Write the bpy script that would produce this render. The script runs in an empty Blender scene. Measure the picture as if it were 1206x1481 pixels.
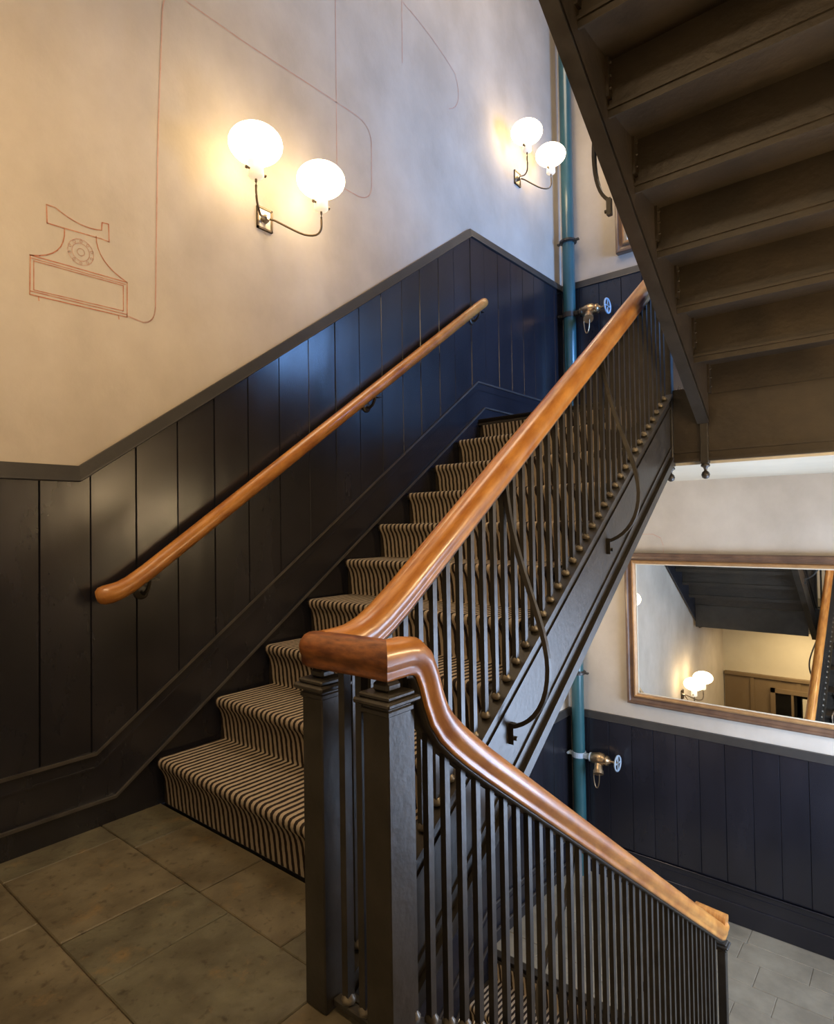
import bpy, bmesh, math, random
from mathutils import Vector, Matrix
random.seed(7)
S = bpy.context.scene
COL = S.collection
PI = math.pi
V = Vector

# ---------------------------------------------------------------- camera
cam_d = bpy.data.cameras.new('camera'); cam = bpy.data.objects.new('camera', cam_d); COL.objects.link(cam)
S.camera = cam
FPX = 891.4
cam_d.sensor_fit = 'HORIZONTAL'; cam_d.sensor_width = 36.0; cam_d.lens = FPX / 1206 * 36.0
cam_d.clip_start = 0.02; cam_d.clip_end = 60
yaw, pitch, roll = map(math.radians, (39.705, 1.202, -0.911))
fw = V((-math.sin(yaw), math.cos(yaw), 0)); rt = V((math.cos(yaw), math.sin(yaw), 0)); up = V((0, 0, 1))
f2 = fw*math.cos(pitch) + up*math.sin(pitch); u2 = up*math.cos(pitch) - fw*math.sin(pitch)
r3 = rt*math.cos(roll) + u2*math.sin(roll); u3 = u2*math.cos(roll) - rt*math.sin(roll)
cam.matrix_world = Matrix(((r3.x, u3.x, -f2.x, 2.4702), (r3.y, u3.y, -f2.y, -1.2961), (r3.z, u3.z, -f2.z, 1.1259), (0, 0, 0, 1)))

# ---------------------------------------------------------------- exposure, world, window light, added fill lamps
S.view_settings.view_transform = 'Standard'; S.view_settings.look = 'None'
S.view_settings.exposure = 0.42; S.view_settings.gamma = 1.0; S.view_settings.use_curve_mapping = False
w = bpy.data.worlds.new('world'); S.world = w; w.use_nodes = True
w.node_tree.nodes['Background'].inputs[0].default_value = (0.5, 0.68, 1.0, 1)
w.node_tree.nodes['Background'].inputs[1].default_value = 1.0

GLOBE_EMIT = 9.0
WIN = [  # y0, y1, z0, z1, power : daylight windows in the right wall at the two half landings
    (2.55, 3.45, 2.35, 3.45, 128.0, (0.20, 0.45, 1.0)),
    (1.65, 3.45, -0.95, 0.55, 115.0, (0.58, 0.73, 1.0)),
]
def area(loc, rot, sx, sy, power, colr):  # serves the window daylight and the added warm fill lamps
    d = bpy.data.lights.new('day_or_fill_light', 'AREA'); d.shape = 'RECTANGLE'; d.size = sx; d.size_y = sy
    d.energy = power; d.color = colr
    o = bpy.data.objects.new('day_or_fill_light', d); COL.objects.link(o); o.location = loc; o.rotation_euler = rot
    return o
for (a, b, c, d_, p_, k_) in WIN:
    area((3.10, (a+b)/2, (c+d_)/2), (0, PI/2, 0), d_-c, b-a, p_, k_)

area((1.5, -0.95, 3.38), (0, 0, 0), 1.2, 0.5, 31.0, (1.0, 0.72, 0.42))   # added warm fill lamp over the near landing
area((1.1, 1.6, 6.35), (0, 0, 0), 1.6, 1.6, 52.0, (1.0, 0.80, 0.58))   # added fill lamp to brighten the upper walls
area((1.5, -0.75, -0.33), (0, 0, 0), 1.6, 0.6, 34.0, (1.0, 0.74, 0.42))   # added fill lamp to brighten the mirrored near wall

# ---------------------------------------------------------------- dimensions
r = 0.187; g = 0.26443; H = 10*r; SL = r/g
YF = 3.764          # far wall
YN = -1.52          # near wall
XR = 2.96           # right wall
XA, XB = 1.341, 1.549   # baluster planes
YE = 2.34           # edge of the half landings

# ---------------------------------------------------------------- materials
def mat(name, base, rough=0.5, metal=0.0, var=0.12, scale=4.0, bump=0.0, bscale=60.0, col2=None, coat=0.0, spec=0.5, fac=(0.35, 0.7), stretch=(1, 1, 1), rvar=0.0):
    m = bpy.data.materials.new(name); m.use_nodes = True
    nt = m.node_tree; N = nt.nodes; L = nt.links
    b = N['Principled BSDF']
    b.inputs['Roughness'].default_value = rough; b.inputs['Metallic'].default_value = metal
    b.inputs['Coat Weight'].default_value = coat; b.inputs['Coat Roughness'].default_value = 0.15
    b.inputs['Specular IOR Level'].default_value = spec
    tc = N.new('ShaderNodeTexCoord'); mp = N.new('ShaderNodeMapping'); mp.inputs['Scale'].default_value = stretch
    g_ = N.new('ShaderNodeNewGeometry')
    L.new(g_.outputs['Position'], mp.inputs['Vector'])
    nz = N.new('ShaderNodeTexNoise'); nz.inputs['Scale'].default_value = scale; nz.inputs['Detail'].default_value = 8
    nz.inputs['Roughness'].default_value = 0.6
    L.new(mp.outputs[0], nz.inputs['Vector'])
    cr = N.new('ShaderNodeValToRGB'); e = cr.color_ramp.elements
    c2 = col2 if col2 else tuple(c*(1-var*2) for c in base)
    e[0].position = fac[0]; e[0].color = (*c2, 1); e[1].position = fac[1]; e[1].color = (*base, 1)
    L.new(nz.outputs['Fac'], cr.inputs['Fac']); L.new(cr.outputs[0], b.inputs['Base Color'])
    if rvar:
        mr = N.new('ShaderNodeMapRange'); mr.inputs['To Min'].default_value = rough-rvar; mr.inputs['To Max'].default_value = rough+rvar
        L.new(nz.outputs['Fac'], mr.inputs['Value']); L.new(mr.outputs[0], b.inputs['Roughness'])
    if bump:
        n2 = N.new('ShaderNodeTexNoise'); n2.inputs['Scale'].default_value = bscale; n2.inputs['Detail'].default_value = 5
        L.new(mp.outputs[0], n2.inputs['Vector'])
        bp = N.new('ShaderNodeBump'); bp.inputs['Strength'].default_value = bump; bp.inputs['Distance'].default_value = 0.01
        L.new(n2.outputs['Fac'], bp.inputs['Height']); L.new(bp.outputs[0], b.inputs['Normal'])
    return m

M = {}
M['plaster'] = mat('plaster', (0.56, 0.50, 0.42), 0.8, col2=(0.44, 0.385, 0.315), scale=2.2, bump=0.25, bscale=14, spec=0.25, stretch=(1, 1, 0.8))
M['cream'] = mat('cream_plaster', (0.66, 0.60, 0.47), 0.7, col2=(0.58, 0.52, 0.40), scale=2, bump=0.08, bscale=30, spec=0.3)
M['dado'] = mat('dado_paint', (0.019, 0.019, 0.026), 0.25, col2=(0.011, 0.011, 0.015), scale=3, bump=0.12, bscale=9, stretch=(1, 1, 0.35), rvar=0.06, spec=0.6)
M['cap'] = mat('dado_cap_lit_paint', (0.040, 0.037, 0.034), 0.4, col2=(0.028, 0.026, 0.025), scale=6, bump=0.08)  # lighter than the dado: lamplight from above put into the colour
M['edge'] = mat('worn_lit_dado_edge', (0.075, 0.068, 0.062), 0.35, col2=(0.04, 0.036, 0.034), scale=12)  # paler for wear and for the light the edge catches, both in the colour
M['foot'] = mat('lit_foot_metal', (0.26, 0.225, 0.17), 0.4, 0.3, col2=(0.10, 0.085, 0.065), scale=30)  # paler than the iron: light falling on the feet put into the colour
M['iron'] = mat('iron_paint', (0.037, 0.032, 0.026), 0.38, col2=(0.021, 0.018, 0.014), scale=14, bump=0.09, bscale=45, rvar=0.08)
M['soffit_iron'] = mat('iron_soffit_paint', (0.036, 0.026, 0.016), 0.5, col2=(0.019, 0.014, 0.009), scale=5, bump=0.25, bscale=30)
M['handrail'] = mat('oak_handrail', (0.54, 0.245, 0.055), 0.36, col2=(0.30, 0.105, 0.02), scale=5, stretch=(9, 1.4, 1.4), coat=0.35, bump=0.05, bscale=30)
M['old_rail'] = mat('worn_end_wood', (0.33, 0.12, 0.035), 0.36, col2=(0.10, 0.03, 0.012), scale=9, stretch=(2, 8, 6), coat=0.3)
M['tile'] = mat('slate', (0.150, 0.125, 0.078), 0.50, col2=(0.075, 0.060, 0.036), scale=5.5, bump=0.5, bscale=14, rvar=0.1)
M['tile2'] = mat('slate_greenish', (0.125, 0.115, 0.075), 0.48, col2=(0.072, 0.062, 0.040), scale=6.5, bump=0.5, bscale=20, rvar=0.1)
M['grout'] = mat('joint_mortar', (0.16, 0.11, 0.055), 0.85, col2=(0.05, 0.034, 0.018), scale=9, bump=0.4)
M['pale_tile'] = mat('grey_stone', (0.28, 0.245, 0.18), 0.5, col2=(0.17, 0.145, 0.105), scale=4, bump=0.2, bscale=20)
M['pale_grout'] = mat('pale_mortar', (0.36, 0.33, 0.27), 0.85, col2=(0.25, 0.22, 0.17), scale=12)
M['brass'] = mat('brass', (0.62, 0.44, 0.26), 0.32, 0.9, scale=20, var=0.15)
M['chrome'] = mat('worn_nickel', (0.55, 0.50, 0.42), 0.28, 1.0, scale=20, var=0.1)
M['dark_metal'] = mat('bronze_arm', (0.16, 0.12, 0.08), 0.35, 0.8, scale=20, var=0.1)
M['pipe'] = mat('teal_pipe_paint', (0.030, 0.105, 0.125), 0.28, col2=(0.022, 0.085, 0.10), scale=6, coat=0.3, bump=0.04)
M['frame'] = mat('dark_walnut_frame', (0.17, 0.095, 0.055), 0.38, col2=(0.10, 0.055, 0.035), scale=10, coat=0.3)
M['gilt'] = mat('gilt_lip', (0.42, 0.24, 0.10), 0.38, 0.25, col2=(0.32, 0.17, 0.07), scale=14)
M['door'] = mat('brown_panelling', (0.22, 0.155, 0.085), 0.5, col2=(0.17, 0.115, 0.06), scale=3, stretch=(1, 1, 0.3))
M['dark_glass'] = mat('dark_glass', (0.012, 0.011, 0.010), 0.08, scale=3)
M['wheel'] = mat('pale_blue_paint', (0.42, 0.52, 0.62), 0.4, scale=10)
M['chalk'] = mat('red_chalk', (0.42, 0.15, 0.085), 0.9, col2=(0.52, 0.28, 0.18), scale=30, fac=(0.35, 0.62))
M['chalk_faint'] = mat('faded_red_chalk', (0.50, 0.29, 0.22), 0.9, col2=(0.56, 0.38, 0.30), scale=20, fac=(0.35, 0.62))
mm = bpy.data.materials.new('mirror_glass'); mm.use_nodes = True
b = mm.node_tree.nodes['Principled BSDF']; b.inputs['Metallic'].default_value = 1; b.inputs['Roughness'].default_value = 0.01; b.inputs['Base Color'].default_value = (0.86, 0.88, 0.87, 1)
M['mirror'] = mm
def emit(name, colr, strength):
    m = bpy.data.materials.new(name); m.use_nodes = True
    b = m.node_tree.nodes['Principled BSDF']; b.inputs['Base Color'].default_value = (0.9, 0.88, 0.82, 1); b.inputs['Roughness'].default_value = 0.2
    b.inputs['Emission Color'].default_value = (*colr, 1); b.inputs['Emission Strength'].default_value = strength
    return m
M['globe'] = emit('lit_opal_glass', (1.0, 0.74, 0.42), GLOBE_EMIT)
M['neck'] = emit('lit_gallery_glass', (1.0, 0.76, 0.45), 0.45)
M['bright_globe'] = emit('bright_opal_glass', (1.0, 0.74, 0.42), 52.0)
for k_ in ('tile', 'tile2'):
    nt = M[k_].node_tree; N = nt.nodes; L = nt.links; b = N['Principled BSDF']
    src = b.inputs['Base Color'].links[0].from_socket; geo = N.new('ShaderNodeNewGeometry')
    n1 = N.new('ShaderNodeTexNoise'); n1.inputs['Scale'].default_value = 7; n1.inputs['Detail'].default_value = 12; n1.inputs['Roughness'].default_value = 0.75
    L.new(geo.outputs['Position'], n1.inputs['Vector'])
    rp = N.new('ShaderNodeValToRGB'); rp.color_ramp.elements[0].position = 0.56; rp.color_ramp.elements[0].color = (0, 0, 0, 1); rp.color_ramp.elements[1].position = 0.70; rp.color_ramp.elements[1].color = (0.8, 0.8, 0.8, 1)
    L.new(n1.outputs['Fac'], rp.inputs['Fac']); mxx = N.new('ShaderNodeMixRGB'); L.new(rp.outputs[0], mxx.inputs[0]); L.new(src, mxx.inputs[1]); mxx.inputs[2].default_value = (0.20, 0.125, 0.05, 1)
    n2 = N.new('ShaderNodeTexNoise'); n2.inputs['Scale'].default_value = 38; n2.inputs['Detail'].default_value = 6; L.new(geo.outputs['Position'], n2.inputs['Vector'])
    r2 = N.new('ShaderNodeValToRGB'); r2.color_ramp.elements[0].position = 0.30; r2.color_ramp.elements[0].color = (0.35, 0.3, 0.25, 1); r2.color_ramp.elements[1].position = 0.42; r2.color_ramp.elements[1].color = (1, 1, 1, 1)
    L.new(n2.outputs['Fac'], r2.inputs['Fac']); m2 = N.new('ShaderNodeMixRGB'); m2.blend_type = 'MULTIPLY'; m2.inputs[0].default_value = 0.7
    L.new(mxx.outputs[0], m2.inputs[1]); L.new(r2.outputs[0], m2.inputs[2]); L.new(m2.outputs[0], b.inputs['Base Color'])
# striped carpet
m = bpy.data.materials.new('striped_carpet'); m.use_nodes = True
nt = m.node_tree; N = nt.nodes; L = nt.links; b = N['Principled BSDF']; b.inputs['Roughness'].default_value = 0.95; b.inputs['Specular IOR Level'].default_value = 0.1
geo = N.new('ShaderNodeNewGeometry'); sp = N.new('ShaderNodeSeparateXYZ'); L.new(geo.outputs['Position'], sp.inputs[0])
nz = N.new('ShaderNodeTexNoise'); nz.inputs['Scale'].default_value = 30; nz.inputs['Detail'].default_value = 3; L.new(geo.outputs['Position'], nz.inputs['Vector'])
ad = N.new('ShaderNodeMath'); ad.operation = 'MULTIPLY_ADD'; L.new(nz.outputs['Fac'], ad.inputs[0]); ad.inputs[1].default_value = 0.008; L.new(sp.outputs['X'], ad.inputs[2])
mu = N.new('ShaderNodeMath'); mu.operation = 'MULTIPLY'; L.new(ad.outputs[0], mu.inputs[0]); mu.inputs[1].default_value = 2*PI/0.0298
sn = N.new('ShaderNodeMath'); sn.operation = 'SINE'; L.new(mu.outputs[0], sn.inputs[0])
cr = N.new('ShaderNodeValToRGB'); e = cr.color_ramp.elements
mr = N.new('ShaderNodeMapRange'); mr.inputs['From Min'].default_value = -1; L.new(sn.outputs[0], mr.inputs['Value'])
e[0].position = 0.40; e[0].color = (0.035, 0.026, 0.022, 1); e[1].position = 0.56; e[1].color = (0.47, 0.385, 0.285, 1)
L.new(mr.outputs[0], cr.inputs['Fac'])
n3 = N.new('ShaderNodeTexNoise'); n3.inputs['Scale'].default_value = 420; n3.inputs['Detail'].default_value = 2; L.new(geo.outputs['Position'], n3.inputs['Vector'])
mx = N.new('ShaderNodeMixRGB'); mx.blend_type = 'MULTIPLY'; mx.inputs[0].default_value = 0.45; L.new(cr.outputs[0], mx.inputs[1]); L.new(n3.outputs['Color'], mx.inputs[2])
L.new(mx.outputs[0], b.inputs['Base Color'])
bp = N.new('ShaderNodeBump'); bp.inputs['Strength'].default_value = 0.5; bp.inputs['Distance'].default_value = 0.004; L.new(n3.outputs['Fac'], bp.inputs['Height']); L.new(bp.outputs[0], b.inputs['Normal'])
M['carpet'] = m

# ---------------------------------------------------------------- mesh helpers
class MB:
    def __init__(s): s.v = []; s.f = []; s.sm = []
    def add(s, vs, fs, smooth=False):
        n = len(s.v); s.v += [tuple(x) for x in vs]
        for f in fs: s.f.append([i+n for i in f]); s.sm.append(smooth)
        return s
    def box(s, x0, x1, y0, y1, z0, z1, bv=0.0):
        if bv <= 0:
            vs = [(x, y, z) for x in (x0, x1) for y in (y0, y1) for z in (z0, z1)]
            return s.add(vs, [(0, 1, 3, 2), (4, 6, 7, 5), (0, 4, 5, 1), (2, 3, 7, 6), (0, 2, 6, 4), (1, 5, 7, 3)])
        bm = bmesh.new(); bmesh.ops.create_cube(bm, size=1)
        for v in bm.verts: v.co = V(((x0+x1)/2+v.co.x*(x1-x0), (y0+y1)/2+v.co.y*(y1-y0), (z0+z1)/2+v.co.z*(z1-z0)))
        bmesh.ops.bevel(bm, geom=bm.edges[:], offset=bv, segments=1, affect='EDGES')
        bm.verts.index_update()
        s.add([v.co[:] for v in bm.verts], [[v.index for v in f.verts] for f in bm.faces]); bm.free(); return s
    def prism(s, poly, ax, a0, a1):
        """poly: 2-D outline in the two other axes, extruded along ax from a0 to a1"""
        def p3(u, v_, a):
            return {0: (a, u, v_), 1: (u, a, v_), 2: (u, v_, a)}[ax]
        n = len(poly)
        vs = [p3(u, v_, a0) for u, v_ in poly] + [p3(u, v_, a1) for u, v_ in poly]
        fs = [list(range(n))[::-1], list(range(n, 2*n))] + [(i, (i+1) % n, n+(i+1) % n, n+i) for i in range(n)]
        return s.add(vs, fs)
    def lathe(s, prof, c=(0, 0, 0), seg=16, axis='z', smooth=True, sxy=1.0):
        vs = []; n = len(prof)
        for k in range(seg):
            a = 2*PI*k/seg
            for (rr, h) in prof:
                p = (rr*math.cos(a), rr*math.sin(a), h)
                if axis == 'x': p = (h, rr*math.cos(a), rr*math.sin(a))
                if axis == 'y': p = (rr*math.cos(a), h, rr*math.sin(a))
                vs.append((p[0]+c[0], p[1]+c[1], p[2]+c[2]))
        fs = [(k*n+i, ((k+1) % seg)*n+i, ((k+1) % seg)*n+i+1, k*n+i+1) for k in range(seg) for i in range(n-1)]
        s.add(vs, fs, smooth)
        s.add([(vs[k*n]) for k in range(seg)], [list(range(seg))]); s.add([(vs[k*n+n-1]) for k in range(seg)], [list(range(seg))])
        return s
    def sweep(s, path, prof, upv=V((0, 0, 1)), smooth=True, closed=False, caps=True, scales=None, d0=None, d1=None):
        path = [V(p) for p in path]; n = len(prof); m_ = len(path); vs = []
        for i, p in enumerate(path):
            if closed: t0 = (p-path[i-1]).normalized(); t1 = (path[(i+1) % m_]-p).normalized()
            else:
                t0 = (p-path[i-1]).normalized() if i else (path[1]-p).normalized()
                t1 = (path[i+1]-p).normalized() if i < m_-1 else (V(d1) if d1 else t0)
                if i == 0 and d0: t0 = V(d0)
            t = (t0+t1).normalized()
            side = t.cross(upv)
            if side.length < 1e-4: side = V((1, 0, 0))
            side.normalize(); nn = side.cross(t).normalized()
            # mitre: widen across the bend
            c = max(0.5, t0.dot(t)); bend = (t1-t0)
            k = scales[i] if scales else 1.0
            for (a, b_) in prof:
                q = side*a*k + nn*b_*k
                if bend.length > 1e-3:
                    bd = bend.normalized(); q = q + bd*(q.dot(bd))*(1/c-1)
                vs.append(p+q)
        fs = []
        for i in range(m_ if closed else m_-1):
            j = (i+1) % m_
            for a in range(n): fs.append((i*n+a, i*n+(a+1) % n, j*n+(a+1) % n, j*n+a))
        s.add(vs, fs, smooth)
        if caps and not closed:
            s.add(vs[:n], [list(range(n))]); s.add(vs[-n:], [list(range(n))[::-1]])
        return s
    def tube(s, path, rad, seg=8, **k):
        return s.sweep(path, [(rad*math.cos(2*PI*i/seg), rad*math.sin(2*PI*i/seg)) for i in range(seg)], **k)
    def mesh(s, name, m, loc=(0, 0, 0)):
        me = bpy.data.meshes.new(name)
        me.from_pydata([(a-loc[0], b_-loc[1], c-loc[2]) for a, b_, c in s.v], [], s.f)
        me.polygons.foreach_set('use_smooth', s.sm)
        if m: me.materials.append(M[m])
        bm = bmesh.new(); bm.from_mesh(me); bmesh.ops.recalc_face_normals(bm, faces=bm.faces[:]); bm.to_mesh(me); bm.free()
        me.update(); return me

WL = {}
def put(name, me, parent=None, loc=(0, 0, 0), label=None, cat=None, group=None, kind=None):
    o = bpy.data.objects.new(name, me); COL.objects.link(o); loc = V(loc); WL[o] = loc
    if parent is not None: o.parent = parent; o.location = loc - WL[parent]
    else: o.location = loc
    if label: o['label'] = label
    if cat: o['category'] = cat
    if group: o['group'] = group
    if kind: o['kind'] = kind
    return o
def part(name, mb, m, parent, loc=None, label=None, kind=None):
    """mb in world coordinates"""
    if loc is None: loc = WL[parent] if parent is not None else (0, 0, 0)
    return put(name, mb.mesh(name, m, loc), parent, loc, label, None, None, kind)
def struct(name, mb, m, label=None, cat='structure', loc=(0, 0, 0)):
    return put(name, mb.mesh(name, m, loc), None, loc, label, cat, None, 'structure')
def thing(name, loc, label, cat, group=None): return put(name, None, None, loc, label, cat, group)

# ================================================================= SETTING
ZT = 6.5; ZB = -2*H
# ---- left wall
wl = struct('wall_left', MB().box(-0.25, -0.02, YN-0.2, YF+0.2, ZB-0.2, ZT), 'plaster', 'tall mottled plaster wall on the left above the dark panelling', 'wall')
def cap_l(y): return 1.370 + min(max(y+0.317, 0), 10*g)*SL
def sk_l(y): return 0.280 + min(max(y+0.265, 0), 10*g)*SL
def bead_l(y): return 0.100 + min(max(y+0.199, 0), 10*g)*SL
CAPW = 0.062
jl = [-1.515, -1.37, -1.19, -1.005, -0.825, -0.640, -0.456, -0.279, -0.102, 0.078, 0.256, 0.436, 0.62, 0.812, 1.0, 1.187, 1.374, 1.564, 1.74, 1.938, 2.114, 2.315, 2.495, 2.68, 2.865, 3.05, 3.235, 3.42, 3.6, 3.76]
def boards(parent, joints, zb, zt, place, kinks=(), rnd=0.0015):
    """place(u, depth, z)->xyz ; depth 0 is the board face"""
    for a, b_ in zip(joints[:-1], joints[1:]):
        dd = random.uniform(-rnd, rnd)
        cols = [(a+0.001, 0.02), (a+0.001, 0.004), (a+0.0035, 0.0+dd)] + [(k, dd) for k in kinks if a+0.01 < k < b_-0.01] + [(b_-0.0035, dd), (b_-0.001, 0.004), (b_-0.001, 0.02)]
        vs = []; 
        for (u, d) in cols: vs += [place(u, d, zb(u)), place(u, d, zt(u))]
        fs = [(2*i, 2*i+2, 2*i+3, 2*i+1) for i in range(len(cols)-1)]
        part('board', MB().add(vs, fs), 'dado', parent)
def strip(fn, w, y0, y1, kinks, x0, x1, z_off, down=True):
    """moulding that follows fn(y): polygon between fn and fn-w, extruded in x"""
    ys = [y0] + [k for k in kinks if y0 < k < y1] + [y1]
    mb = MB()
    for a, b_ in zip(ys[:-1], ys[1:]):
        mb.prism([(a, fn(a)+z_off), (b_, fn(b_)+z_off), (b_, fn(b_)+z_off-w), (a, fn(a)+z_off-w)], 0, x0, x1)
    return mb
def cap_strip(fn, y0, y1, kinks, zo, sec):
    ys = [y0] + [k for k in kinks if y0 < k < y1] + [y1]; mb = MB(); n = len(sec)
    vs = [(x, y, fn(y)+zo+dz_) for y in ys for x, dz_ in sec]
    fs = [(i*n+a, i*n+(a+1) % n, (i+1)*n+(a+1) % n, (i+1)*n+a) for i in range(len(ys)-1) for a in range(n)]
    return mb.add(vs, fs)
CAPSEC = [(-0.022, 0.0), (-0.001, 0.0), (0.010, -CAPW+0.010), (0.012, -CAPW+0.004), (0.006, -CAPW), (-0.022, -CAPW)]
kc = (-0.317, -0.317+10*g); ks = (-0.265, -0.265+10*g); kb = (-0.199, -0.199+10*g)
n_ = 0
for zo, st in ((0, 'rising beside the carpeted stairs'), (-2*H, 'one storey lower on the same wall')):
    boards(wl, jl, lambda y: sk_l(y)+zo-0.01, lambda y: cap_l(y)+zo-CAPW+0.005, lambda u, d, z: (-d, u, z), kinks=sorted(kc+ks))
    n_ += 1
    t = struct('trim_%d' % n_, cap_strip(cap_l, YN, YF, kc, zo, CAPSEC), 'cap', 'dark dado cap moulding ' + st, 'moulding')
    bl = struct('baseboard_left' if zo == 0 else 'baseboard_left_lower', strip(sk_l, 0.0, YN, YF, ks, 0, 0.001, zo), 'dado', 'deep dark skirting ' + st, 'skirting')
    bl.data.clear_geometry()
    mb = MB()
    ys = sorted([YN, YF] + list(ks))
    for a, b_ in zip(ys[:-1], ys[1:]):
        mb.prism([(a, sk_l(a)+zo), (b_, sk_l(b_)+zo), (b_, sk_l(b_)-0.62+zo), (a, sk_l(a)-0.62+zo)], 0, -0.02, 0.006)
    bl.data = mb.mesh('baseboard_left', 'dado')
    part('skirting_bead', strip(sk_l, 0.012, YN, YF, ks, 0.004, 0.013, zo), 'edge', bl)
    part('skirting_fillet', strip(sk_l, 0.008, YN, YF, ks, 0.004, 0.010, zo-0.055), 'dado', bl)
    # raking wall string with its raised edge
    mb = MB(); ys = sorted([YN, YF] + list(kb))
    for a, b_ in zip(ys[:-1], ys[1:]):
        mb.prism([(a, bead_l(a)+zo), (b_, bead_l(b_)+zo), (b_, bead_l(b_)-0.45+zo), (a, bead_l(a)-0.45+zo)], 0, 0.0, 0.016)
    part('wall_string', mb, 'dado', bl)
    part('string_edge', strip(bead_l, 0.011, YN, YF, kb, 0.012, 0.026, zo), 'edge', bl)

# ---- far wall
wf = struct('wall_far', MB().box(-0.25, XR+0.2, YF+0.02, YF+0.25, ZB-0.2, ZT), 'plaster', 'pale plaster wall across the far end behind the large mirrors', 'wall')
jf = [0.0, 0.157, 0.337, 0.532, 0.707, 0.881, 1.056, 1.239, 1.426, 1.6, 1.778, 1.96, 2.14, 2.32, 2.5, 2.68, 2.86, 2.96]
for i, zl in enumerate((-H, H)):
    boards(wf, jf, lambda y: zl+0.27, lambda y: zl+1.37-CAPW+0.005, lambda u, d, z: (u, YF+d, z))
    n_ += 1
    t = struct('trim_%d' % n_, MB().prism([(YF+0.022, zl+1.37), (YF-0.003, zl+1.37), (YF-0.010, zl+1.318), (YF-0.012, zl+1.312), (YF-0.006, zl+1.308), (YF+0.022, zl+1.308)], 0, 0, XR), 'cap', 'dark dado cap on the far wall ' + ('below the large mirror' if i == 0 else 'of the upper landing'), 'moulding')
    t = struct('baseboard_far' if i == 0 else 'baseboard_far_upper', MB().box(0, XR, YF-0.022, YF+0.02, zl, zl+0.15, 0.004), 'dado', 'stepped dark skirting at the foot of the far wall, ' + ('lower landing' if i == 0 else 'upper landing'), 'skirting')
    part('skirting_panel', MB().box(0, XR, YF-0.012, YF+0.02, zl+0.14, zl+0.28), 'dado', t)
    part('skirting_bead', MB().box(0, XR, YF-0.02, YF+0.02, zl+0.268, zl+0.28, 0.003), 'dado', t)
    part('skirting_fillet', MB().box(0, XR, YF-0.017, YF+0.02, zl+0.225, zl+0.233), 'dado', t)

# ---- right wall with window openings
mb = MB(); x0, x1 = XR, XR+0.12
zs = [ZB-0.2] + sorted(sum([[q[2], q[3]] for q in WIN], [])) + [ZT]
mb.box(x0, x1, YN-0.2, WIN[1][0], ZB-0.2, ZT); mb.box(x0, x1, WIN[0][1], YF+0.2, ZB-0.2, ZT)
for k in range(0, len(zs), 2): mb.box(x0, x1, WIN[1][0], WIN[0][1], zs[k], zs[k+1])
mb.box(x0, x1, WIN[1][0], WIN[0][0], WIN[0][2], WIN[0][3])
wr = struct('wall_right', mb, 'plaster', 'plaster wall on the right of the stair, outside the photo', 'wall')
for i, (a, b_, c, d_, p_, k_) in enumerate(WIN):
    wn = struct('window_%d' % (i+1), MB().box(x0+0.02, x0+0.06, a, a+0.05, c, d_).box(x0+0.02, x0+0.06, b_-0.05, b_, c, d_).box(x0+0.02, x0+0.06, a, b_, c, c+0.05).box(x0+0.02, x0+0.06, a, b_, d_-0.05, d_), 'cream', 'cream framed sash window in the right wall', 'window')
    part('glazing_bar', MB().box(x0+0.03, x0+0.05, a, b_, (c+d_)/2-0.02, (c+d_)/2+0.02), 'cream', wn)
    part('glazing_bar', MB().box(x0+0.03, x0+0.05, (a+b_)/2-0.012, (a+b_)/2+0.012, c, d_), 'cream', wn)
# ---- near wall (behind the photographer, seen only in the mirror)
wn_ = struct('wall_near', MB().box(-0.25, XR+0.2, YN-0.2, YN, ZB-0.2, ZT), 'cream', 'cream plaster wall behind the viewpoint, seen in the mirror', 'wall')
pn = struct('trim_9', MB().box(0.0, XR, YN-0.01, YN+0.03, ZB, -1.19), 'door', 'tall brown timber panelling reflected in the mirror below the cream wall', 'panelling')
part('cap_rail', MB().box(0.0, XR, YN, YN+0.06, -1.22, -1.17, 0.005), 'door', pn)
for k in range(5):
    part('panel_stile', MB().box(0.35+k*0.6, 0.40+k*0.6, YN+0.02, YN+0.045, ZB, -1.22), 'door', pn)
dr = struct('door_1', MB().box(0.62, 0.68, YN+0.03, YN+0.07, ZB, -1.34).box(1.5, 1.56, YN+0.03, YN+0.07, ZB, -1.34).box(0.62, 1.56, YN+0.03, YN+0.07, -1.40, -1.34), 'door', 'brown framed glazed door reflected low in the mirror', 'door')
part('door_glass', MB().box(0.68, 1.5, YN+0.035, YN+0.045, ZB, -1.40), 'dark_glass', dr)
part('glazing_bar', MB().box(0.88, 0.91, YN+0.04, YN+0.06, ZB, -1.40), 'door', dr)
part('glazing_bar', MB().box(1.02, 1.14, YN+0.04, YN+0.06, ZB, -1.44), 'cream', dr, label='pale upright seen through the dark door glass')
struct('ceiling', MB().box(-0.25, XR+0.2, YN-0.2, YF+0.2, ZT, ZT+0.1), 'cream', 'cream ceiling above the stairwell', 'ceiling')

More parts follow.
